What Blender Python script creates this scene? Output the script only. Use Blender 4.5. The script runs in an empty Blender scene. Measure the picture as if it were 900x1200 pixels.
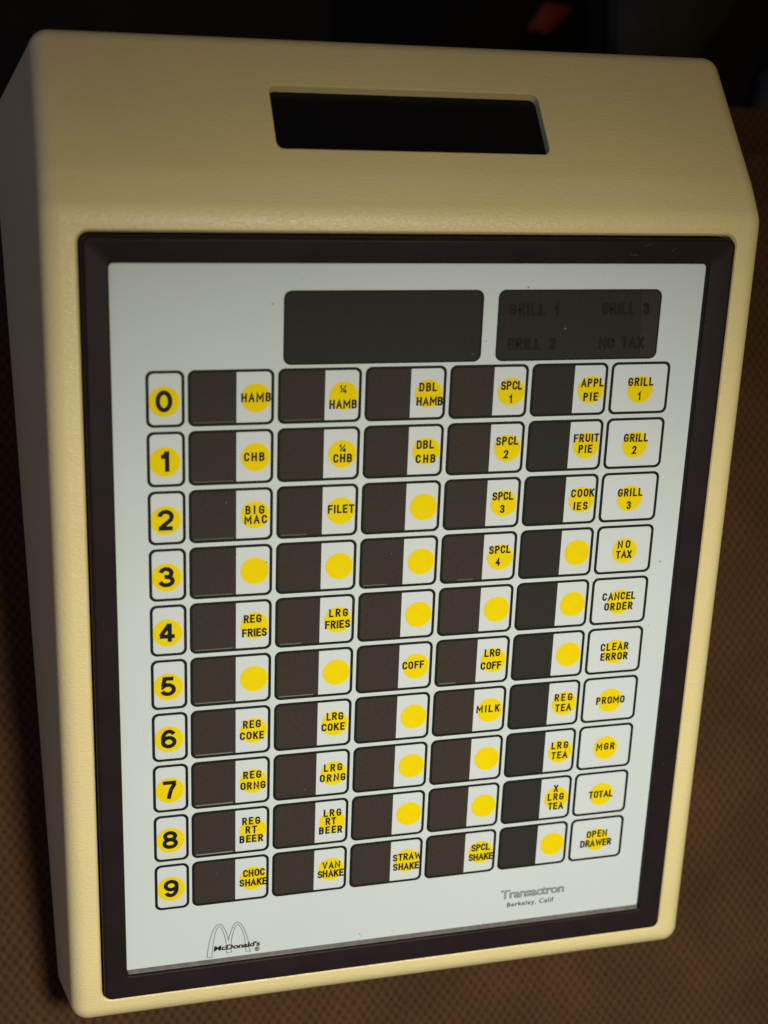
import bpy, bmesh, math, random
from mathutils import Matrix, Vector
random.seed(7)
sc = bpy.context.scene
COL = sc.collection
U = 0.025                       # one key-row pitch = 25 mm
D0 = Vector((4.21, -3.5, -4.40))  # point of the terminal that rests on the carpet
TILT = math.atan(0.30)          # the keypad leans up towards its hood
RX = Matrix.Rotation(TILT, 3, 'X')


def W(p):
    """terminal units -> world metres"""
    return RX @ ((Vector(p) - D0) * U)


# ------------------------------------------------------------------ camera
cam_d = bpy.data.cameras.new('camera')
cam = bpy.data.objects.new('camera', cam_d)
COL.objects.link(cam)
sc.camera = cam
Rc = Matrix(((0.96637894, 0.0361779, 0.25456415),
             (0.0452306, 0.95069394, -0.30681465),
             (-0.25311251, 0.3080133, 0.91709425)))
M4 = (RX @ Rc.transposed()).to_4x4()
M4.translation = W((-2.16333719, 4.59829071, 21.2522358))
cam.matrix_world = M4
cam_d.sensor_width = 36.0
cam_d.lens = 1581.64 / 1200 * 36.0
cam_d.clip_start = 0.01
cam_d.clip_end = 50
cam_d.dof.use_dof = True
cam_d.dof.focus_distance = 24.2 * U
cam_d.dof.aperture_fstop = 6.5

# ------------------------------------------------------------------ light
world = bpy.data.worlds.new('World')
sc.world = world
world.use_nodes = True
wn = world.node_tree
bg = wn.nodes['Background']
# the unlit room: cooler and a little brighter towards the left, dim overhead
wtc = wn.nodes.new('ShaderNodeTexCoord')
wsp = wn.nodes.new('ShaderNodeSeparateXYZ')
wn.links.new(wtc.outputs['Generated'], wsp.inputs[0])
wrp = wn.nodes.new('ShaderNodeValToRGB')
wrp.color_ramp.elements[0].position = 0.05
wrp.color_ramp.elements[0].color = (0.140, 0.150, 0.280, 1)
wrp.color_ramp.elements[1].position = 0.62
wrp.color_ramp.elements[1].color = (0.036, 0.029, 0.019, 1)
wmr = wn.nodes.new('ShaderNodeMapRange')
wmr.inputs[1].default_value = -1.0
wmr.inputs[2].default_value = 1.0
wn.links.new(wsp.outputs[0], wmr.inputs[0])
wn.links.new(wmr.outputs[0], wrp.inputs[0])
wn.links.new(wrp.outputs[0], bg.inputs[0])
bg.inputs[1].default_value = 1.0


def lamp(name, loc, target, size, power, color):
    d = bpy.data.lights.new(name, 'AREA')
    d.shape = 'DISK'
    d.size = size
    d.energy = power
    d.color = color
    o = bpy.data.objects.new(name, d)
    COL.objects.link(o)
    a, b = W(loc), W(target)
    o.location = a
    o.rotation_euler = (b - a).to_track_quat('-Z', 'Y').to_euler()
    return o


spot = bpy.data.lights.new('shaded_lamp', 'SPOT')       # overhead lamp; its shade cuts the light off towards the hood
spot.energy = 31.0
spot.color = (1.0, 0.985, 0.93)
spot.spot_size = math.radians(87)
spot.spot_blend = 1.0
spot.shadow_soft_size = 0.09
so = bpy.data.objects.new('shaded_lamp', spot)
COL.objects.link(so)
so.location = W((8.2, 4.0, 30))
so.rotation_euler = (W((3.0, -20.0, 0)) - W((8.2, 4.0, 30))).to_track_quat('-Z', 'Y').to_euler()
lamp('ceiling_lamp', (13, 8, 45), (4, 0, 0), 0.25, 1.45, (1.0, 0.70, 0.14))
sc.view_settings.view_transform = 'Standard'
sc.view_settings.look = 'None'
sc.view_settings.exposure = 0.0
sc.view_settings.gamma = 1.0


# ------------------------------------------------------------------ materials
def mat(name, color, rough=0.5, spec=0.5, bump=None, mottle=None):
    """bump: list of (scale, (sx,sy,sz), strength_m, detail); mottle: (scale, amount)"""
    m = bpy.data.materials.new(name)
    m.use_nodes = True
    nt = m.node_tree
    b = nt.nodes['Principled BSDF']
    b.inputs['Base Color'].default_value = (*color, 1)
    b.inputs['Roughness'].default_value = rough
    b.inputs['Specular IOR Level'].default_value = spec
    tc = nt.nodes.new('ShaderNodeTexCoord')
    if mottle:
        n = nt.nodes.new('ShaderNodeTexNoise')
        n.inputs['Scale'].default_value = mottle[0]
        n.inputs['Detail'].default_value = 5
        nt.links.new(tc.outputs['Object'], n.inputs['Vector'])
        r = nt.nodes.new('ShaderNodeMapRange')
        r.inputs[1].default_value = 0.3
        r.inputs[2].default_value = 0.7
        r.inputs[3].default_value = 1 - mottle[1]
        r.inputs[4].default_value = 1 + mottle[1]
        nt.links.new(n.outputs['Fac'], r.inputs[0])
        mx = nt.nodes.new('ShaderNodeMix')
        mx.data_type = 'RGBA'
        mx.blend_type = 'MULTIPLY'
        mx.inputs[0].default_value = 1
        mx.inputs[6].default_value = (*color, 1)
        nt.links.new(r.outputs[0], mx.inputs[7])
        nt.links.new(mx.outputs[2], b.inputs['Base Color'])
    prev = None
    for (scale, sv, dist, detail) in (bump or []):
        mp = nt.nodes.new('ShaderNodeMapping')
        mp.inputs['Scale'].default_value = sv
        nt.links.new(tc.outputs['Object'], mp.inputs['Vector'])
        n = nt.nodes.new('ShaderNodeTexNoise')
        n.inputs['Scale'].default_value = scale
        n.inputs['Detail'].default_value = detail
        n.inputs['Distortion'].default_value = 0.8
        nt.links.new(mp.outputs[0], n.inputs['Vector'])
        bp = nt.nodes.new('ShaderNodeBump')
        bp.inputs['Strength'].default_value = 1.0
        bp.inputs['Distance'].default_value = dist
        nt.links.new(n.outputs['Fac'], bp.inputs['Height'])
        if prev:
            nt.links.new(prev.outputs[0], bp.inputs['Normal'])
        prev = bp
    if prev:
        nt.links.new(prev.outputs[0], b.inputs['Normal'])
    return m


M_CREAM = mat('cream_grained_plastic', (0.735, 0.615, 0.285), 0.36, 0.50,
              bump=[(1050, (0.5, 1.3, 1), 0.00024, 2)], mottle=(18, 0.03))
M_BROWN = mat('dark_brown_plastic', (0.0165, 0.0110, 0.0108), 0.45, 0.10,
              mottle=(60, 0.15))
M_PANEL = mat('off_white_overlay', (0.553, 0.615, 0.570), 0.65, 0.12, bump=[(60, (1, 1, 1), 0.00005, 2)], mottle=(9, 0.03))
M_KEY = mat('white_key_print', (0.58, 0.622, 0.592), 0.65, 0.12, bump=[(90, (1, 1, 1), 0.00005, 2)])
M_INK = mat('black_ink', (0.010, 0.012, 0.012), 0.6, 0.10)
M_YELLOW = mat('yellow_ink', (0.78, 0.60, 0.001), 0.65, 0.06, mottle=(200, 0.02))
M_SMOKE = mat('smoked_window', (0.044, 0.035, 0.026), 0.6, 0.03, mottle=(700, 0.08))
M_SMOKE_DARK = mat('darker_smoked_window', (0.031, 0.0275, 0.0235), 0.6, 0.03, mottle=(700, 0.07))
M_SMOKE2 = mat('lighter_smoked_strip', (0.043, 0.034, 0.026), 0.6, 0.03, mottle=(900, 0.12))
M_GHOST = mat('unlit_lettering', (0.020, 0.017, 0.014), 0.6, 0.03)
M_GLINT = mat('painted_window_glint', (0.105, 0.095, 0.08), 0.4, 0.3)  # highlight along the window edges, put into the base colour
M_GREEN = mat('grey_green_paint', (0.075, 0.078, 0.058), 0.5, 0.3, mottle=(30, 0.2))
M_FLOOR = mat('dark_floor', (0.014, 0.008, 0.008), 0.7, 0.2, mottle=(12, 0.3))
M_DUST = mat('pale_dust', (0.20, 0.19, 0.17), 0.8, 0.1)
M_SCUFF = mat('rubbed_plastic', (0.036, 0.032, 0.030), 0.7, 0.1)
M_LIP = mat('grey_inner_lip', (0.14, 0.128, 0.118), 0.4, 0.3, mottle=(300, 0.2))
M_BLACK = mat('black_glass', (0.0035, 0.003, 0.003), 0.35, 0.2)
M_GREY = mat('grey_print', (0.20, 0.22, 0.21), 0.6, 0.25)
M_DKCLOTH = mat('black_vinyl', (0.011, 0.010, 0.009), 0.7, 0.08, bump=[(400, (1, 1, 1), 0.0001, 3)], mottle=(40, 0.2))
M_RED = mat('red_tape', (0.21, 0.026, 0.008), 0.6, 0.3, mottle=(80, 0.15))
M_DKGREY = mat('dark_grey_board', (0.060, 0.057, 0.046), 0.8, 0.05, mottle=(30, 0.25))


def carpet_material():
    m = bpy.data.materials.new('woven_brown_carpet')
    m.use_nodes = True
    nt = m.node_tree
    L = nt.links.new
    b = nt.nodes['Principled BSDF']
    b.inputs['Roughness'].default_value = 0.9
    b.inputs['Specular IOR Level'].default_value = 0.1
    tc = nt.nodes.new('ShaderNodeTexCoord')
    nz = nt.nodes.new('ShaderNodeTexNoise')
    nz.inputs['Scale'].default_value = 55
    nz.inputs['Detail'].default_value = 3
    L(tc.outputs['Object'], nz.inputs['Vector'])
    sub = nt.nodes.new('ShaderNodeVectorMath')
    sub.operation = 'MULTIPLY_ADD'
    sub.inputs[1].default_value = (0.0044, 0.0044, 0)
    L(nz.outputs['Color'], sub.inputs[0])
    L(tc.outputs['Object'], sub.inputs[2])
    sp = nt.nodes.new('ShaderNodeSeparateXYZ')
    L(sub.outputs[0], sp.inputs[0])

    def mth(op, a, bb=None):
        n = nt.nodes.new('ShaderNodeMath')
        n.operation = op
        for i, v in enumerate((a, bb)):
            if v is None:
                continue
            if isinstance(v, (int, float)):
                n.inputs[i].default_value = v
            else:
                L(v, n.inputs[i])
        return n.outputs[0]
    cx = mth('COSINE', mth('MULTIPLY', sp.outputs[0], 2 * math.pi / (0.205 * U)))
    cy = mth('COSINE', mth('MULTIPLY', sp.outputs[1], 2 * math.pi / (0.27 * U)))
    f = mth('MULTIPLY', cx, cy)                      # -1 .. 1, holes where it is low
    g = mth('ADD', mth('MULTIPLY', f, 0.5), 0.5)
    fine = nt.nodes.new('ShaderNodeTexNoise')
    fine.inputs['Scale'].default_value = 700
    fine.inputs['Detail'].default_value = 4
    L(tc.outputs['Object'], fine.inputs['Vector'])
    big = nt.nodes.new('ShaderNodeTexNoise')
    big.inputs['Scale'].default_value = 20
    big.inputs['Detail'].default_value = 4
    L(tc.outputs['Object'], big.inputs['Vector'])
    ramp = nt.nodes.new('ShaderNodeValToRGB')
    ramp.color_ramp.elements[0].position = 0.05
    ramp.color_ramp.elements[0].color = (0.041, 0.0188, 0.0078, 1)
    ramp.color_ramp.elements[1].position = 0.42
    ramp.color_ramp.elements[1].color = (0.061, 0.0290, 0.0115, 1)
    e = ramp.color_ramp.elements.new(1.0)
    e.color = (0.076, 0.0370, 0.0150, 1)
    L(mth('ADD', g, mth('MULTIPLY', mth('SUBTRACT', fine.outputs['Fac'], 0.5), 1.1)), ramp.inputs[0])
    mx = nt.nodes.new('ShaderNodeMix')
    mx.data_type = 'RGBA'
    mx.blend_type = 'MULTIPLY'
    mx.inputs[0].default_value = 1
    L(ramp.outputs[0], mx.inputs[6])
    mr = nt.nodes.new('ShaderNodeMapRange')
    mr.inputs[1].default_value = 0.3
    mr.inputs[2].default_value = 0.7
    mr.inputs[3].default_value = 0.84
    mr.inputs[4].default_value = 1.16
    L(big.outputs['Fac'], mr.inputs[0])
    L(mr.outputs[0], mx.inputs[7])
    L(mx.outputs[2], b.inputs['Base Color'])
    bp = nt.nodes.new('ShaderNodeBump')
    bp.inputs['Distance'].default_value = 0.0005
    bp.inputs['Strength'].default_value = 1.0
    L(mth('ADD', g, mth('MULTIPLY', fine.outputs['Fac'], 0.35)), bp.inputs['Height'])
    L(bp.outputs[0], b.inputs['Normal'])
    return m


# ------------------------------------------------------------------ helpers
def link(name, me, parent=None, label=None):
    o = bpy.data.objects.new(name, me)
    COL.objects.link(o)
    if parent is not None:
        o.parent = parent
    if label:
        o['label'] = label
    return o


def mesh_from_bm(name, bm, mats, smooth=False):
    me = bpy.data.meshes.new(name)
    bm.to_mesh(me)
    bm.free()
    for m in mats:
        me.materials.append(m)
    if smooth:
        for p in me.polygons:
            p.use_smooth = True
    return me


def rrect(x0, y0, x1, y1, r, n=7):
    """rounded rectangle, counter-clockwise list of (x, y)"""
    pts = []
    for (cx, cy, a0) in ((x1 - r, y0 + r, -90), (x1 - r, y1 - r, 0), (x0 + r, y1 - r, 90), (x0 + r, y0 + r, 180)):
        for k in range(n + 1):
            a = math.radians(a0 + 90 * k / n)
            pts.append((cx + r * math.cos(a), cy + r * math.sin(a)))
    return pts


def local(p):
    """terminal units -> metres in the terminal's own frame"""
    return (Vector(p) - D0) * U


class Flat:
    """collects thin printed shapes (terminal units, relative to an origin) in one bmesh"""
    def __init__(self, origin=(0, 0, 0), absolute=True):
        self.bm = bmesh.new()
        self.o = Vector(origin)
        self.abs = absolute

    def v(self, x, y, z):
        p = Vector((x, y, z))
        return self.bm.verts.new(local(p) if self.abs else p * U)

    def poly(self, pts, z, mi=0):
        f = self.bm.faces.new([self.v(x, y, z) for x, y in pts])
        f.material_index = mi
        return f

    def ring(self, outer, inner, z, mi=0, wall=0.0):
        a = [self.v(x, y, z) for x, y in outer]
        b = [self.v(x, y, z) for x, y in inner]
        n = len(a)
        for i in range(n):
            f = self.bm.faces.new((a[i], a[(i + 1) % n], b[(i + 1) % n], b[i]))
            f.material_index = mi
        if wall:
            for lp, fl in ((a, False), (b, True)):
                lo = [self.v(*((outer if not fl else inner)[i]), z - wall) for i in range(n)]
                for i in range(n):
                    q = (lo[i], lo[(i + 1) % n], lp[(i + 1) % n], lp[i])
                    f = self.bm.faces.new(q if not fl else q[::-1])
                    f.material_index = mi

    def disc(self, cx, cy, r, z, mi=0, n=40):
        self.poly([(cx + r * math.cos(2 * math.pi * k / n), cy + r * math.sin(2 * math.pi * k / n)) for k in range(n)], z, mi)

    def ribbon(self, pts, w, z, mi=0, cap=True, closed=False):
        """a stroke of width w along a polyline, mitred at its joints"""
        P = [Vector(p) for p in pts]
        n = len(P)
        if cap and not closed:
            d0 = (P[0] - P[1]).normalized()
            d1 = (P[-1] - P[-2]).normalized()
            P[0] = P[0] + d0 * w * cap * 0.5
            P[-1] = P[-1] + d1 * w * cap * 0.5
        Ls, Rs = [], []
        for i in range(n):
            if closed:
                a, b, c = P[i - 1], P[i], P[(i + 1) % n]
            else:
                a, b, c = P[max(i - 1, 0)], P[i], P[min(i + 1, n - 1)]
            d1 = (b - a).normalized() if (b - a).length > 1e-9 else (c - b).normalized()
            d2 = (c - b).normalized() if (c - b).length > 1e-9 else d1
            n1 = Vector((-d1.y, d1.x))
            n2 = Vector((-d2.y, d2.x))
            m = (n1 + n2)
            if m.length < 0.2:
                m = n1
            m.normalize()
            k = min(1.0 / max(m.dot(n1), 0.35), 2.2)
            Ls.append(self.v(*(b + m * w * 0.5 * k), z))
            Rs.append(self.v(*(b - m * w * 0.5 * k), z))
        for i in range(n if closed else n - 1):
            j = (i + 1) % n
            f = self.bm.faces.new((Rs[i], Rs[j], Ls[j], Ls[i]))
            f.material_index = mi

    def mesh(self, name, mats):
        return mesh_from_bm(name, self.bm, mats)


# ---- a single-stroke template alphabet; coordinates: x 0..1 of the glyph width, y 0..1 of the cap height
def arc(cx, cy, rx, ry, a0, a1, n=8):
    return [(cx + rx * math.cos(math.radians(a0 + (a1 - a0) * k / n)), cy + ry * math.sin(math.radians(a0 + (a1 - a0) * k / n)))
            for k in range(n + 1)]


O_ = arc(.5, .72, .5, .28, 0, 180) + arc(.5, .28, .5, .28, 180, 360) + [(1, .72)]
GLYPH = {
    'A': (0.74, [[(0, 0), (.5, 1), (1, 0)], [(.19, .33), (.81, .33)]]),
    'B': (0.60, [[(0, 0), (0, 1), (.55, 1)] + arc(.55, .77, .40, .23, 90, -90, 6) + [(0, .54)],
                 [(.55, .54)] + arc(.58, .27, .42, .27, 90, -90, 6) + [(0, 0)]]),
    'C': (0.62, [arc(.5, .72, .5, .28, 10, 180) + arc(.5, .28, .5, .28, 180, 350)]),
    'D': (0.62, [[(0, 0), (0, 1), (.45, 1)] + arc(.45, .68, .55, .32, 90, 0, 5) + arc(.45, .32, .55, .32, 0, -90, 5) + [(0, 0)]]),
    'E': (0.54, [[(1, 1), (0, 1), (0, 0), (1, 0)], [(0, .52), (.85, .52)]]),
    'F': (0.54, [[(1, 1), (0, 1), (0, 0)], [(0, .52), (.85, .52)]]),
    'G': (0.64, [arc(.5, .72, .5, .28, 15, 180) + arc(.5, .28, .5, .28, 180, 360) + [(1, .46), (.58, .46)]]),
    'H': (0.62, [[(0, 0), (0, 1)], [(1, 0), (1, 1)], [(0, .52), (1, .52)]]),
    'I': (0.0, [[(0, 0), (0, 1)]]),
    'K': (0.62, [[(0, 0), (0, 1)], [(1, 1), (0.02, .38)], [(.36, .60), (1, 0)]]),
    'L': (0.52, [[(0, 1), (0, 0), (1, 0)]]),
    'M': (0.95, [[(0, 0), (0, 1), (.5, .32), (1, 1), (1, 0)]]),
    'N': (0.70, [[(0, 0), (0, 1), (1, 0), (1, 1)]]),
    'O': (0.64, [O_]),
    'P': (0.58, [[(0, 0), (0, 1), (.5, 1)] + arc(.5, .74, .5, .26, 90, -90, 7) + [(0, .48)]]),
    'R': (0.60, [[(0, 0), (0, 1), (.5, 1)] + arc(.5, .75, .5, .25, 90, -90, 7) + [(0, .50)], [(.5, .50), (1, 0)]]),
    'S': (0.62, [arc(.5, .75, .48, .25, 20, 180, 7) + arc(.5, .75, .48, .25, 180, 262, 4) + arc(.5, .26, .5, .26, 80, -160, 10)]),
    'T': (0.62, [[(0, 1), (1, 1)], [(.5, 1), (.5, 0)]]),
    'U': (0.62, [[(0, 1), (0, .30)] + arc(.5, .28, .5, .28, 180, 360) + [(1, 1)]]),
    'V': (0.68, [[(0, 1), (.5, 0), (1, 1)]]),
    'W': (1.08, [[(0, 1), (.24, 0), (.5, .85), (.76, 0), (1, 1)]]),
    'X': (0.62, [[(0, 0), (1, 1)], [(0, 1), (1, 0)]]),
    '1': (0.22, [[(0, .74), (1, 1), (1, 0)]]),
    '2': (0.56, [arc(.5, .72, .5, .28, 165, 0, 7) + [(.9, .52), (0, 0), (1, 0)]]),
    '3': (0.56, [arc(.48, .76, .46, .24, 160, -90, 9), [(.48, .52)] + arc(.48, .26, .52, .26, 90, -160, 9)]),
    '4': (0.60, [[(.72, 0), (.72, 1), (0, .30), (1, .30)]]),
    '¼': (0.98, [[(.02, .80), (.20, 1), (.20, .52)], [(.12, .12), (.92, .92)], [(.90, -.02), (.90, .46), (.55, .14), (1.02, .14)]]),
    ' ': (0.45, []),
}


def write(fl, text, cx, cy, width, cap, w, z, mi=0, slant=0.0):
    """centred line of template lettering with the given overall width"""
    ws = [GLYPH[c][0] * 0.80 * cap for c in text]
    inner = width - w
    n = len(text)
    gap = (inner - sum(ws)) / (n - 1) if n > 1 else 0
    if n > 1 and gap < 0.018:
        s = (inner - 0.018 * (n - 1)) / max(sum(ws), 1e-6)
        ws = [a * s for a in ws]
        gap = 0.018
    if n == 1:
        gap = 0
    x = cx - (sum(ws) + gap * (n - 1)) / 2
    k = 0
    for c, g in zip(text, ws):
        dx, dy = random.uniform(-.003, .003), random.uniform(-.003, .003)
        ww = w * (.62 if c == '¼' else 1)
        for st in GLYPH[c][1]:
            fl.ribbon([(x + dx + px * g + slant * (py - .5) * cap, cy + dy + (py - .5) * cap) for px, py in st], ww, z + k * 0.0006, mi)
            k += 1
        x += g + gap


def font_outline(text, x0, y0, x1, cap_h, z, bold=0.0, outline=0.0, spacing=1.0, shear=0.0):
    """built-in font laid into the box (x0..x1, baseline y0); returns mesh data in the terminal's frame"""
    cu = bpy.data.curves.new('lettering', 'FONT')
    cu.body = text
    cu.size = 1.0
    cu.space_character = spacing
    cu.resolution_u = 4
    cu.shear = shear
    if outline:
        cu.fill_mode = 'NONE'
        cu.bevel_depth = outline
        cu.bevel_resolution = 0
    else:
        cu.offset = bold
    ob = bpy.data.objects.new('tmp', cu)
    COL.objects.link(ob)
    dg = bpy.context.evaluated_depsgraph_get()
    me = bpy.data.meshes.new_from_object(ob.evaluated_get(dg))
    bpy.data.objects.remove(ob)
    bpy.data.curves.remove(cu)
    xs = [v.co.x for v in me.vertices]
    a, b = min(xs), max(xs)
    hy = max(v.co.y for v in me.vertices)
    for v in me.vertices:
        x, y, zz = v.co
        v.co = local((x0 + (x - a) / (b - a) * (x1 - x0), y0 + y / hy * cap_h, z + zz * 0.02))
    me.materials.clear()
    return me


# item lettering: column (5 = function keys), row, words, centre x, centre y, width
LINES = [
    (0, 0, 'HAMB', 1.105, -0.469, 0.485), (0, 1, 'CHB', 1.082, -0.469, 0.341), (0, 2, 'BIG', 1.097, -0.388, 0.322),
    (0, 2, 'MAC', 1.112, -0.56, 0.381), (0, 4, 'REG', 1.073, -0.35, 0.304), (0, 4, 'FRIES', 1.107, -0.607, 0.43),
    (0, 6, 'REG', 1.073, -0.349, 0.318), (0, 6, 'COKE', 1.073, -0.57, 0.432), (0, 7, 'REG', 1.084, -0.349, 0.32),
    (0, 7, 'ORNG', 1.098, -0.566, 0.45), (0, 8, 'REG', 1.071, -0.281, 0.323), (0, 8, 'RT', 1.072, -0.46, 0.206),
    (0, 8, 'BEER', 1.075, -0.644, 0.422), (0, 9, 'CHOC', 1.129, -0.364, 0.401), (0, 9, 'SHAKE', 1.116, -0.557, 0.506),
    (1, 0, '¼', 1.091, -0.366, 0.107), (1, 0, 'HAMB', 1.096, -0.621, 0.465), (1, 1, '¼', 1.105, -0.372, 0.106),
    (1, 1, 'CHB', 1.113, -0.547, 0.324), (1, 2, 'FILET', 1.108, -0.442, 0.459), (1, 4, 'LRG', 1.113, -0.344, 0.336),
    (1, 4, 'FRIES', 1.103, -0.559, 0.447), (1, 6, 'LRG', 1.1, -0.334, 0.307), (1, 6, 'COKE', 1.074, -0.541, 0.42),
    (1, 7, 'LRG', 1.094, -0.36, 0.336), (1, 7, 'ORNG', 1.093, -0.564, 0.477), (1, 8, 'LRG', 1.106, -0.286, 0.33),
    (1, 8, 'RT', 1.081, -0.458, 0.202), (1, 8, 'BEER', 1.081, -0.64, 0.438), (1, 9, 'VAN', 1.111, -0.391, 0.335),
    (1, 9, 'SHAKE', 1.1, -0.565, 0.495), (2, 0, 'DBL', 1.089, -0.364, 0.311), (2, 0, 'HAMB', 1.125, -0.606, 0.457),
    (2, 1, 'DBL', 1.085, -0.358, 0.309), (2, 1, 'CHB', 1.099, -0.609, 0.35), (2, 5, 'COFF', 1.054, -0.448, 0.405),
    (2, 9, 'STRAW', 1.107, -0.393, 0.562), (2, 9, 'SHAKE', 1.096, -0.599, 0.51), (3, 0, 'SPCL', 1.108, -0.367, 0.384),
    (3, 0, '1', 1.104, -0.6, 0.047), (3, 1, 'SPCL', 1.094, -0.347, 0.407), (3, 1, '2', 1.085, -0.582, 0.075),
    (3, 2, 'SPCL', 1.082, -0.342, 0.387), (3, 2, '3', 1.086, -0.578, 0.083), (3, 3, 'SPCL', 1.091, -0.336, 0.398),
    (3, 3, '4', 1.065, -0.567, 0.09), (3, 5, 'LRG', 1.077, -0.327, 0.299), (3, 5, 'COFF', 1.068, -0.578, 0.395),
    (3, 6, 'MILK', 1.064, -0.448, 0.446), (3, 9, 'SPCL', 1.1, -0.374, 0.372), (3, 9, 'SHAKE', 1.114, -0.578, 0.487),
    (4, 0, 'APPL', 1.124, -0.351, 0.422), (4, 0, 'PIE', 1.111, -0.6, 0.269), (4, 1, 'FRUIT', 1.1, -0.339, 0.478),
    (4, 1, 'PIE', 1.095, -0.538, 0.259), (4, 2, 'COOK', 1.119, -0.351, 0.442), (4, 2, 'IES', 1.097, -0.593, 0.272),
    (4, 6, 'REG', 1.082, -0.346, 0.349), (4, 6, 'TEA', 1.091, -0.558, 0.326), (4, 7, 'LRG', 1.09, -0.346, 0.336),
    (4, 7, 'TEA', 1.098, -0.553, 0.326), (4, 8, 'X', 1.084, -0.264, 0.08), (4, 8, 'LRG', 1.093, -0.445, 0.33),
    (4, 8, 'TEA', 1.106, -0.643, 0.316), (5, 0, 'GRILL', 0.575, -0.356, 0.476), (5, 0, '1', 0.562, -0.61, 0.052),
    (5, 1, 'GRILL', 0.582, -0.367, 0.465), (5, 1, '2', 0.571, -0.586, 0.083), (5, 2, 'GRILL', 0.573, -0.379, 0.481),
    (5, 2, '3', 0.567, -0.62, 0.08), (5, 3, 'NO', 0.552, -0.37, 0.246), (5, 3, 'TAX', 0.562, -0.562, 0.311),
    (5, 4, 'CANCEL', 0.549, -0.377, 0.652), (5, 4, 'ORDER', 0.555, -0.577, 0.558), (5, 5, 'CLEAR', 0.559, -0.39, 0.559),
    (5, 5, 'ERROR', 0.562, -0.585, 0.543), (5, 6, 'PROMO', 0.58, -0.487, 0.574), (5, 7, 'MGR', 0.569, -0.465, 0.371),
    (5, 8, 'TOTAL', 0.568, -0.49, 0.497), (5, 9, 'OPEN', 0.564, -0.364, 0.426), (5, 9, 'DRAWER', 0.559, -0.566, 0.647),
    
]


# ================================================================== the setting
def zbase(y):
    return -4.40 - 0.30 * (y + 3.5)


cb = bmesh.new()
bmesh.ops.create_cube(cb, size=1.0)
for v in cb.verts:                       # carpeted platform; its far edge runs just behind the terminal
    v.co = Vector((v.co.x * 4.0, (0.211 if v.co.y > 0 else -2.0), (0.0 if v.co.z > 0 else -0.449)))
bmesh.ops.bevel(cb, geom=[e for e in cb.edges if all(v.co.z > -.01 for v in e.verts)], offset=.035, segments=8, affect='EDGES')
carpet = link('carpet', mesh_from_bm('carpet', cb, [carpet_material()], False))
carpet['kind'] = 'structure'
fb = bmesh.new()
bmesh.ops.create_grid(fb, x_segments=4, y_segments=4, size=4.0)
for v in fb.verts:
    v.co.z = -0.45
floor = link('floor', mesh_from_bm('floor', fb, [M_FLOOR]))
floor['kind'] = 'structure'

# ================================================================== the terminal
term = bpy.data.objects.new('order_terminal', None)
term.empty_display_size = 0.1
COL.objects.link(term)
term.rotation_euler = (TILT, 0, 0)
term.location = (0, 0, 0.0008)
term['label'] = 'cream plastic order terminal with brown bezel and white yellow-dotted keypad on brown carpet'
term['category'] = 'order terminal'

CX, HW, HF, RS = 4.23, 6.10, 0.03, 0.33
YF, YC, YM, YD = -12.12, 2.47, 3.07, 5.14
ZM = HF - 0.72 * (YM - YC)
HS = 0.89                       # fall of the hood's main face
ZD = ZM - HS * (YD - YM)


def profile(d):
    """side outline of the housing shrunk by d: list of (y, z), fixed number of stations"""
    pts = [Vector((YF - .30 * 1.9, HF - 1.9)), Vector((YF, HF)), Vector((YC, HF)), Vector((YM, ZM)), Vector((YD, ZD)), Vector((YD - .30 * 4.5, ZD - 4.5))]
    rad = [0, .385, .60, 1.5, .38, 0]
    lines = []
    for a, b in zip(pts[:-1], pts[1:]):
        t = (b - a).normalized()
        nrm = Vector((t.y, -t.x))          # inward (right of travel)
        lines.append((a + nrm * d, t))

    def isect(l1, l2):
        (p, u), (q, v) = l1, l2
        den = u.x * v.y - u.y * v.x
        s = ((q - p).x * v.y - (q - p).y * v.x) / den
        return p + u * s
    out = [lines[0][0]]
    for i in (1, 2, 3, 4):
        c = isect(lines[i - 1], lines[i])
        t1, t2 = lines[i - 1][1], lines[i][1]
        ang = math.acos(max(-1, min(1, t1.dot(t2))))
        r = rad[i] - d
        L = r * math.tan(ang / 2)
        s = c - t1 * L
        n1 = Vector((t1.y, -t1.x))
        cen = s + n1 * r
        N = 9
        for k in range(N + 1):
            a = -ang * k / N
            vv = -n1
            out.append(cen + Vector((vv.x * math.cos(a) - vv.y * math.sin(a), vv.x * math.sin(a) + vv.y * math.cos(a))) * r)
    p, t = lines[4]
    e = isect((p, t), (Vector((0, zbase(0))), Vector((1, -.30))))
    out.append(e)
    out[0] = isect(lines[0], (Vector((0, zbase(0))), Vector((1, -.30))))
    return out


SLOT = (1.90, 3.42, 6.56, 4.365)     # x0, y0, x1, y1 of the opening in the hood
HOLE = (-1.288, -11.658, 9.768, 2.158)


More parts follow.
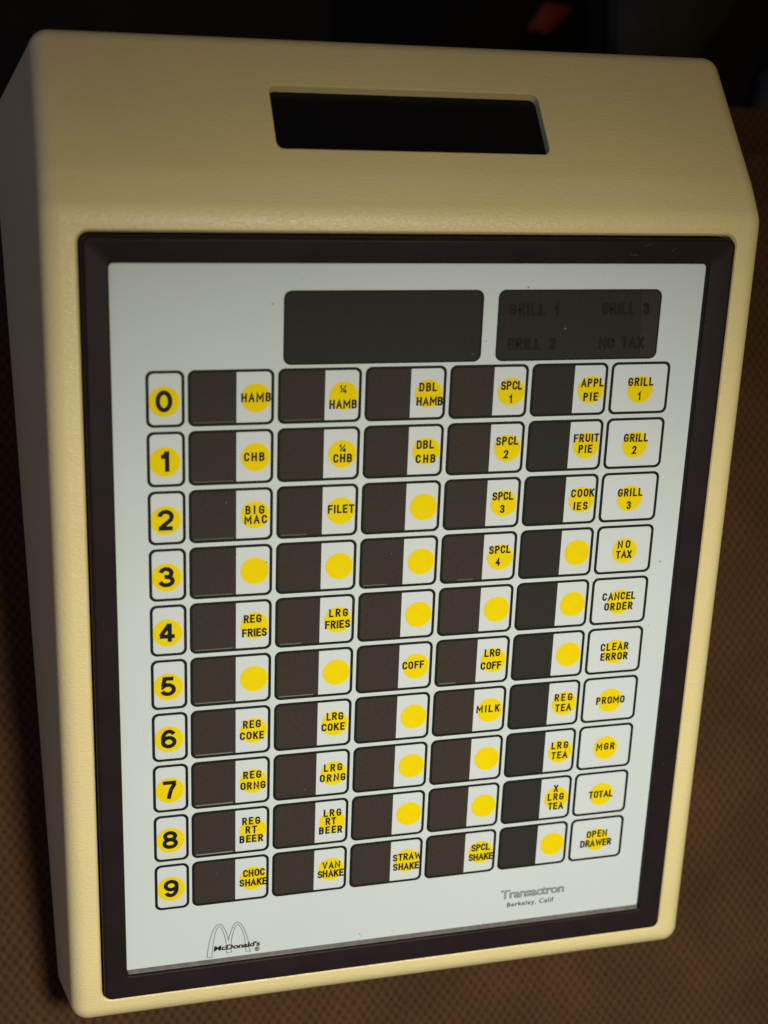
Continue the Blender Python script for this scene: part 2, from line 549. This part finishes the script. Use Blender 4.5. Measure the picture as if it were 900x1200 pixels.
def build_housing():
    bm = bmesh.new()
    NJ = 8
    cols = []
    for side in (-1, 1):
        rng = range(NJ, -1, -1) if side < 0 else range(NJ + 1)
        for j in rng:
            ph = math.radians(90 * j / NJ)
            cols.append((side * (HW - RS + RS * math.sin(ph)), RS * (1 - math.cos(ph))))
    grid = []
    for (dx, d) in cols:
        row = []
        pr = profile(d)
        for i, q in enumerate(pr):
            k = 1.0
            if i in (0, len(pr) - 1):
                k = 1 + 0.10 * (HF - q.y) / HW
            row.append(bm.verts.new(local((CX + dx * k, q.x, q.y))))
        grid.append(row)
    n = len(grid[0])
    mid = NJ
    FLAT_BC, FLAT_CD = 10, 30
    for j in range(len(grid) - 1):
        for i in range(n - 1):
            if j == mid and i in (FLAT_BC, FLAT_CD):
                continue
            f = bm.faces.new((grid[j][i], grid[j + 1][i], grid[j + 1][i + 1], grid[j][i + 1]))
            f.smooth = True
    # sides and base
    base_loops = []
    for j in (0, len(grid) - 1):
        sg = -1 if j == 0 else 1
        pr = profile(RS)
        bl = [grid[j][0]]
        for i in range(1, n - 1):
            y = pr[i].x
            ya, yb = pr[0].x, pr[-1].x
            y = max(ya + .003 * i, min(y - .60, yb - .003 * (n - i)))
            z = zbase(y)
            bl.append(bm.verts.new(local((CX + sg * (HW + .10 * (HF - z)), y, z))))
        bl.append(grid[j][-1])
        for i in range(n - 1):
            vs = []
            for v in (grid[j][i], grid[j][i + 1], bl[i + 1], bl[i]):
                if v not in vs:
                    vs.append(v)
            if len(vs) >= 3:
                f = bm.faces.new(vs if sg > 0 else vs[::-1])
                f.smooth = True
        seen = []
        for v in bl:
            if v not in seen:
                seen.append(v)
        base_loops.append(seen)
    # underside
    loop = base_loops[0] + [grid[j][-1] for j in range(1, len(grid) - 1)] + base_loops[1][::-1] + [grid[j][0] for j in range(len(grid) - 2, 0, -1)]
    bm.faces.new(loop)

    # openings: rim chamfer, wall, floor
    def opening(corners, rect, r, place, depth, rim, low=1.0):
        nseg = 7
        loops = []
        for (grow, dz) in rim + ((0, depth),):
            pts = rrect(rect[0] - grow, rect[1] - grow * low, rect[2] + grow, rect[3] + grow, r + grow, nseg)
            loops.append([bm.verts.new(place(x, y, dz)) for x, y in pts])
        m = nseg + 1
        L0 = loops[0]
        for k in range(4):                 # corner order: x1y0, x1y1, x0y1, x0y0
            o = corners[k]
            o2 = corners[(k + 1) % 4]
            for t in range(nseg):
                bm.faces.new((o, L0[k * m + t + 1], L0[k * m + t])).smooth = True
            bm.faces.new((o, o2, L0[((k + 1) % 4) * m], L0[k * m + nseg])).smooth = True
        for a, b in zip(loops[:-1], loops[1:]):
            for t in range(len(a)):
                u = (t + 1) % len(a)
                bm.faces.new((a[t], a[u], b[u], b[t])).smooth = True
        bm.faces.new(loops[-1])
    g0, g1 = grid[mid], grid[mid + 1]
    opening([g1[10], g1[11], g0[11], g0[10]], HOLE, .16, lambda x, y, dz: local((x, y, HF - dz)), .35,
            ((.06, 0), (.045, .008), (.012, .05), (0, .075)), 1.2)
    nh = Vector((0, HS, 1)).normalized()
    opening([g1[30], g1[31], g0[31], g0[30]], SLOT, .11,
            lambda x, y, dz: local(Vector((x, y, ZM - HS * (y - YM))) - nh * dz), .30,
            ((0.022, 0), (0.006, .008), (0, .028)))
    bmesh.ops.recalc_face_normals(bm, faces=bm.faces)
    me = mesh_from_bm('housing', bm, [M_CREAM])
    me.set_sharp_from_angle(angle=math.radians(38))
    o = link('housing', me, term)
    w = o.modifiers.new('weighted_normals', 'WEIGHTED_NORMAL')
    w.keep_sharp = True
    w.weight = 80
    return o


housing = build_housing()

# black pane at the bottom of the hood opening
nh = Vector((0, HS, 1)).normalized()
pb = bmesh.new()
pb.faces.new([pb.verts.new(local(Vector((x, y, ZM - HS * (y - YM))) - nh * .16)) for x, y in
              rrect(SLOT[0] + .001, SLOT[1] + .001, SLOT[2] - .001, SLOT[3] - .001, .11)])
link('dark_pane', mesh_from_bm('dark_pane', pb, [M_BLACK]), housing)


# ---- bezel
def build_bezel():
    bm = bmesh.new()
    x0, y0, x1, y1 = -1.26, -11.63, 9.74, 2.13
    prof = [(0, -.30, .14), (0, .085, .14), (.012, .125, .13), (.045, .155, .11), (.075, .163, .10), (.385, .118, .085),
            (.402, .110, .08), (.414, .092, .08), (.422, -.006, .08), (.60, -.03, .05)]
    loops = []
    for ins, z, r in prof:
        loops.append([bm.verts.new(local((x, y, z))) for x, y in rrect(x0 + ins, y0 + ins * 1.09, x1 - ins * 1.09, y1 - ins * 1.03, r, 6)])
    for a, b in zip(loops[:-1], loops[1:]):
        n = len(a)
        for t in range(n):
            u = (t + 1) % n
            bm.faces.new((a[t], a[u], b[u], b[t])).smooth = True
    bmesh.ops.recalc_face_normals(bm, faces=bm.faces)
    sf = Flat()
    sf.bm.free()
    sf.bm = bm
    for x, y, z, w, h, a in ((8.06, 2.02, .1625, .085, .012, .2), (7.85, 1.86, .140, .10, .016, -.1), (8.56, 1.95, .154, .06, .016, .5),
                             (9.49, 1.56, .148, .016, .020, 0), (3.1, 2.00, .160, .05, .007, .1), (-1.08, -4.2, .158, .008, .06, 0),
                             (9.45, -7.9, .143, .010, .03, .2)):
        ca, sa = math.cos(a), math.sin(a)
        sf.poly([(x + ca * w * math.cos(t) - sa * h * math.sin(t), y + sa * w * math.cos(t) + ca * h * math.sin(t))
                 for t in [k * math.pi / 5 + random.uniform(-.15, .15) for k in range(10)]], z + .003, 1)
    me = mesh_from_bm('bezel', bm, [M_BROWN, M_SCUFF])
    me.set_sharp_from_angle(angle=math.radians(50))
    o = link('bezel', me, term)
    w = o.modifiers.new('weighted_normals', 'WEIGHTED_NORMAL')
    w.keep_sharp = True
    # grey lip along the lower inner edge
    lb = bmesh.new()
    ya, yb = y0 + .422 * 1.09 + .052, y0 + .422 * 1.09 + .002
    sec = [(ya, .001), (yb + .014, .060), (yb - .002, .066), (yb - .002, .001)]
    ends = []
    for x in (x0 + .43, x1 - .465):
        ends.append([lb.verts.new(local((x, y, z))) for y, z in sec])
    for t in range(4):
        u = (t + 1) % 4
        lb.faces.new((ends[0][t], ends[1][t], ends[1][u], ends[0][u]))
    lb.faces.new(ends[0])
    lb.faces.new(ends[1][::-1])
    bmesh.ops.recalc_face_normals(lb, faces=lb.faces)
    link('inner_lip', mesh_from_bm('inner_lip', lb, [M_LIP]), o)
    return o


build_bezel()

# ---- white overlay sheet with a few specks of dirt
fl = Flat()
fl.poly(rrect(-.95, -11.30, 9.40, 1.80, .1), 0.0)
for x, y, r in ((1.72, 1.05, .014), (5.36, .40, .012), (5.55, .42, .016), (2.2, 1.45, .008), (9.0, -3.75, .016), (8.9, -5.0, .009),
                (3.52, -10.98, .016), (3.55, -11.03, .010), (6.02, -11.10, .013), (0.2, 0.6, .007), (7.4, 1.5, .008), (9.12, -8.6, .009),
                (-.45, -6.3, .008), (5.1, -10.7, .007), (6.05, 1.30, .018), (-.55, -2.2, .007)):
    fl.disc(x, y, r, 0.002, 1, 8)
# dust on the windows
for x, y, r in ((1.657, -3.33, .014), (.973, -2.24, .010), (6.76, .60, .016), (4.95, -6.93, .013), (5.12, .19, .010), (2.4, -7.75, .008),
                (3.85, -3.3, .008), (.8, -9.3, .007)):
    fl.disc(x, y, r, .016, 2, 7)
overlay = link('keypad_overlay', fl.mesh('keypad_overlay', [M_PANEL, M_GREY, M_DUST]), term)

# golden arches outline, word, registered mark
o1 = [(0.625, -11.071), (0.641, -10.897), (0.681, -10.681), (0.737, -10.505), (0.8, -10.404), (0.856, -10.384), (0.911, -10.42), (0.966, -10.538), (1.001, -10.654), (1.022, -10.75)]
i1 = [(0.712, -11.075), (0.728, -10.873), (0.752, -10.673), (0.792, -10.513), (0.824, -10.449), (0.856, -10.43), (0.887, -10.466), (0.934, -10.589), (0.966, -10.741), (0.982, -10.911), (0.985, -11.023)]
o2 = [(1.022, -10.75), (1.045, -10.642), (1.085, -10.518), (1.132, -10.415), (1.188, -10.382), (1.251, -10.428), (1.316, -10.552), (1.364, -10.707), (1.397, -10.861), (1.43, -11.062)]
i2 = [(1.35, -11.041), (1.336, -10.87), (1.316, -10.718), (1.284, -10.584), (1.228, -10.465), (1.185, -10.431), (1.14, -10.489), (1.109, -10.596), (1.08, -10.74), (1.07, -10.887), (1.078, -11.018)]


def smooth(pts, n=3):
    P = [Vector(p) for p in pts]
    out = []
    for i in range(len(P) - 1):
        p0, p1, p2, p3 = P[max(i - 1, 0)], P[i], P[i + 1], P[min(i + 2, len(P) - 1)]
        for k in range(n):
            t = k / n
            out.append(.5 * ((2 * p1) + (p2 - p0) * t + (2 * p0 - 5 * p1 + 4 * p2 - p3) * t * t + (3 * p1 - p0 - 3 * p2 + p3) * t ** 3))
    out.append(P[-1])
    return [tuple(p) for p in out]


fl = Flat()
fl.ribbon(smooth(o1), .015, .0030)
fl.ribbon(smooth(o2), .015, .0036)
fl.ribbon([o1[0], i1[0]] + smooth(i1)[1:] + [i2[-1]] + smooth(i2)[::-1][1:] + [o2[-1]], .013, .0042)
fl.ring([(1.559 + .048 * math.cos(a / 12 * math.pi), -11.016 + .048 * math.sin(a / 12 * math.pi)) for a in range(24)],
        [(1.559 + .034 * math.cos(a / 12 * math.pi), -11.016 + .034 * math.sin(a / 12 * math.pi)) for a in range(24)], .003, 1)
write(fl, 'R', 1.560, -11.016, .042, .045, .012, .0036, 1)
link('arches_logo', fl.mesh('arches_logo', [M_GREY, M_INK]), overlay)
me = font_outline("McDonald's", 0.745, -10.945, 1.612, .105, .0065, bold=.035, spacing=.98, shear=.12)
me.name = 'logo_lettering'
me.materials.append(M_INK)
link('logo_lettering', me, overlay)
me = font_outline("Transactron", 6.345, -10.60, 7.665, .19, .004, outline=.028, spacing=.92)
me.name = 'maker_name'
me.materials.append(M_GREY)
link('maker_name', me, overlay)
me = font_outline("Berkeley, Calif", 6.489, -10.795, 7.461, .098, .004, bold=.012, spacing=1.1)
me.name = 'city_name'
me.materials.append(M_INK)
link('city_name', me, overlay)

# ---- two display windows
def display(x0, x1, y0, y1):
    fl = Flat()
    out = rrect(x0, y0, x1, y1, .13)
    inn = rrect(x0 + .028, y0 + .028, x1 - .028, y1 - .028, .105)
    fl.poly(out, .004, 0)
    fl.ring(out, inn, .012, 1)
    return link('display_window', fl.mesh('display_window', [M_SMOKE_DARK, M_INK]), term)


display(1.905, 5.276, .053, 1.263)
dw = display(5.535, 8.501, .053, 1.263)
dw['label'] = 'display window with faint unlit words and a lighter brown strip at its right end'
fl = Flat()
fl.poly([(8.12, 1.230)] + [(8.19, .084)] + [p for p in rrect(5.563, .081, 8.473, 1.235, .105) if p[0] > 8.3], .008, 0)
link('lighter_strip', fl.mesh('lighter_strip', [M_SMOKE2]), dw)
fl = Flat()
for t, a, b, y in (('GRILL 1', 5.74, 6.626, .93), ('GRILL 3', 7.412, 8.288, .93), ('GRILL 2', 5.747, 6.609, .347), ('NO TAX', 7.407, 8.248, .342)):
    write(fl, t, (a + b) / 2, y, b - a, .165, .042, .013, 0, slant=-.05)
link('unlit_lettering', fl.mesh('unlit_lettering', [M_GHOST]), dw)

# ---- keys
KH = 0.930


def key_mesh(name, w, r=.115, t=.046):
    f = Flat(absolute=False)
    out = rrect(0, -KH, w, 0, r)
    inn = rrect(t, -KH + t, w - t, -t, r - t * .75)
    mid = rrect(t * .5, -KH + t * .5, w - t * .5, -t * .5, r - t * .4)
    f.poly(mid, .004, 0)
    f.ring(out, inn, .0125, 1)
    return f.mesh(name, [M_KEY, M_INK])


def dot_mesh(cx, cy, r=.243):
    f = Flat(absolute=False)
    f.disc(cx, cy, r, .0085)
    return f.mesh('yellow_dot', [M_YELLOW])


def window_mesh(m, w=.785, t=.030):
    f = Flat(absolute=False)
    y0, y1, r = -KH + t, -t, .085
    pts = [(w, y0), (w, y1)]
    pts += [p for p in rrect(t, y0, w, y1, r) if p[0] < w / 2]
    f.poly(pts, .0062, 0)
    return f.mesh('indicator_window', [m])


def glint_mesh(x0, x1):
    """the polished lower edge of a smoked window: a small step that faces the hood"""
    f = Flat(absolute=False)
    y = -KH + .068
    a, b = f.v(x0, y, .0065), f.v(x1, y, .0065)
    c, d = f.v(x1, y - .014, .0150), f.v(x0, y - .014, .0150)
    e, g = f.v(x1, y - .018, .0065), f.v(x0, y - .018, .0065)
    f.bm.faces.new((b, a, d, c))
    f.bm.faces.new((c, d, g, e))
    return f.mesh('window_glint', [M_GLINT])


def add_key(name, me, x, y, label=None):
    o = link(name, me, term, label)
    o.location = local((x, y, 0))
    return o


# digits of the number keys, heavy strokes; x 0..1, y 0..1
DIG = {
    '0': (.70, [[(.5 + .5 * math.cos(a * math.pi / 16), .5 + .5 * math.sin(a * math.pi / 16)) for a in range(33)]]),
    '1': (.42, [[(0, .76), (.45, .80), (.82, 1.06)], [(.82, 1.10), (.82, -.10)]]),
    '2': (.70, [arc(.5, .70, .5, .30, 178, 0, 10) + [(.90, .50), (.10, .04)], [(-.08, 0), (1.08, 0)]]),
    '3': (.70, [arc(.48, .74, .45, .26, 172, -90, 12), [(.34, .52), (.52, .52)], arc(.50, .26, .52, .26, 90, -172, 12)]),
    '4': (.76, [[(.70, -.10), (.70, 1.06)], [(.66, 1.0), (-.02, .28)], [(-.08, .25), (1.1, .25)]]),
    '5': (.70, [[(.98, 1), (.22, 1), (.08, .50)], [(.08, .50)] + arc(.48, .30, .52, .30, 140, -160, 14)]),
    '6': (.70, [arc(.52, .68, .46, .32, 22, 100, 6) + arc(.5, .48, .5, .52, 105, 180, 7) + [(0, .3)],
                [(.5 + .5 * math.cos(a * math.pi / 14), .29 + .29 * math.sin(a * math.pi / 14)) for a in range(29)]]),
    '7': (.70, [[(-.08, 1), (1.08, 1)], [(.98, .94), (.62, .52), (.40, -.10)]]),
    '8': (.70, [[(.5 + .45 * math.cos(a * math.pi / 14), .76 + .24 * math.sin(a * math.pi / 14)) for a in range(29)],
                [(.5 + .52 * math.cos(a * math.pi / 14), .26 + .26 * math.sin(a * math.pi / 14)) for a in range(29)]]),
}
DIG['9'] = (DIG['6'][0], [[(1 - x, 1 - y) for x, y in st] for st in DIG['6'][1]])


def digit_mesh(ch, cx, cy, cap=.288, w=.073):
    f = Flat(absolute=False)
    g = DIG[ch][0] * 0.98 * cap
    for k, st in enumerate(DIG[ch][1]):
        closed = (Vector(st[0]) - Vector(st[-1])).length < 1e-6
        p = [(cx + (x - .5) * g, cy + (y - .5) * cap) for x, y in (st[:-1] if closed else st)]
        f.ribbon(p, w, .0100 + .0007 * k, 0, cap=0, closed=closed)
    return f.mesh('digit', [M_INK])


num_me, item_me, func_me = key_mesh('number_key', .614), key_mesh('item_key', 1.402), key_mesh('function_key', 1.1105)
num_dot, item_dot, func_dot = dot_mesh(.287, -.507, .25), dot_mesh(1.102, -.478), dot_mesh(.569, -.494)
win_me, win_dark = window_mesh(M_SMOKE), window_mesh(M_SMOKE_DARK)
BRANDED = {(0, 2), (0, 6), (1, 6)}          # keys whose words are brand names: no label
words = {}
for c, r, t, x, y, w in LINES:
    words.setdefault((c, r), []).append((t, x, y, w))
CAP, SW = .123, .0292

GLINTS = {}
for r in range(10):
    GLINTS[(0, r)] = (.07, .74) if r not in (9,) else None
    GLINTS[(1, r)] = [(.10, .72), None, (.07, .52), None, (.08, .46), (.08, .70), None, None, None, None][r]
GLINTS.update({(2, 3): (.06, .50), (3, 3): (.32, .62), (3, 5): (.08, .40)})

for r in range(10):
    k = add_key('number_key', num_me, -.308, -r, 'number key %d' % r)
    link('yellow_dot', num_dot, k)
    link('digit', digit_mesh(str(r), .287 + random.uniform(-.004, .004), -.500), k)
for c in range(5):
    for r in range(10):
        ws = words.get((c, r), [])
        lab = None
        if ws and (c, r) not in BRANDED:
            lab = 'item key lettered ' + ' '.join(t for t, *_ in ws).replace('¼', 'quarter')
        k = add_key('item_key', item_me, .3592 + 1.466 * c, -r, lab)
        link('indicator_window', win_dark if c == 4 else win_me, k)
        link('yellow_dot', item_dot, k)
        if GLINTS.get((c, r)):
            link('window_glint', glint_mesh(*GLINTS[(c, r)]), k)
        if ws:
            f = Flat(absolute=False)
            for i, (t, x, y, w) in enumerate(ws):
                write(f, t, x, y, w, CAP, SW, .0135 + .002 * i)
            link('lettering', f.mesh('lettering', [M_INK]), k)
for r in range(10):
    ws = words[(5, r)]
    k = add_key('function_key', func_me, 7.6885, -r, 'function key lettered ' + ' '.join(t for t, *_ in ws))
    link('yellow_dot', func_dot, k)
    f = Flat(absolute=False)
    for i, (t, x, y, w) in enumerate(ws):
        write(f, t, x, y, w, CAP, SW, .0135 + .002 * i)
    link('lettering', f.mesh('lettering', [M_INK]), k)

# ================================================================== dark things behind the terminal
def slab(name, pts, h, m, parent=None, bevel=.004, z0=0.0):
    """a low block: outline in world metres, height h, softened edges"""
    bm = bmesh.new()
    lo = [bm.verts.new((x, y, z0)) for x, y in pts]
    f = bm.faces.new(lo)
    ret = bmesh.ops.extrude_face_region(bm, geom=[f])
    for v in [g for g in ret['geom'] if isinstance(g, bmesh.types.BMVert)]:
        v.co.z += h
    bmesh.ops.recalc_face_normals(bm, faces=bm.faces)
    bmesh.ops.bevel(bm, geom=list(bm.edges), offset=bevel, segments=3, affect='EDGES')
    return link(name, mesh_from_bm(name, bm, [m], True), parent)


def base_xy(x, y):
    p = W((x, y, zbase(y)))
    return (p.x, p.y)


def thing(name, label, cat, loc):
    o = bpy.data.objects.new(name, None)
    o.empty_display_size = .05
    COL.objects.link(o)
    o.location = loc
    o['label'] = label
    o['category'] = cat
    return o


FZ = -0.45


def rel(cx, cy, pts):
    return [(x - cx, y - cy) for x, y in pts]


binder = thing('folder', 'black folder with a red tape strip, lying in the dark behind the hood', 'folder', (.23, .42, FZ))
slab('cover', rel(.23, .42, [(.10, .30), (.335, .31), (.335, .56), (.12, .55)]), .014, M_DKCLOTH, binder)
slab('tape_strip', rel(.23, .42, [(.275, .386), (.294, .382), (.320, .407), (.293, .410)]), .001, M_RED, binder, .0003, .0142)

case = thing('carton', 'flat dark grey carton lying in shadow beyond the right half of the hood', 'carton', (.40, .44, FZ))
slab('box', rel(.40, .44, [(.350, .352), (.412, .354), (.453, .402), (.495, .50), (.36, .50)]), .030, M_DKGREY, case, .004)
slab('lid', rel(.40, .44, [(.347, .349), (.414, .351), (.456, .401), (.499, .504), (.357, .504)]), .014, M_DKGREY, case, .004, .0305)

tin = thing('tin_box', 'grey green tin box in deep shadow past the right corner of the hood', 'box', (.53, .32, FZ))
slab('body', rel(.53, .32, [(.478, .285), (.60, .265), (.62, .345), (.500, .362)]), .045, M_GREEN, tin, .008)
slab('lid', rel(.53, .32, [(.475, .282), (.603, .262), (.623, .348), (.497, .365)]), .012, M_GREEN, tin, .005, .0452)
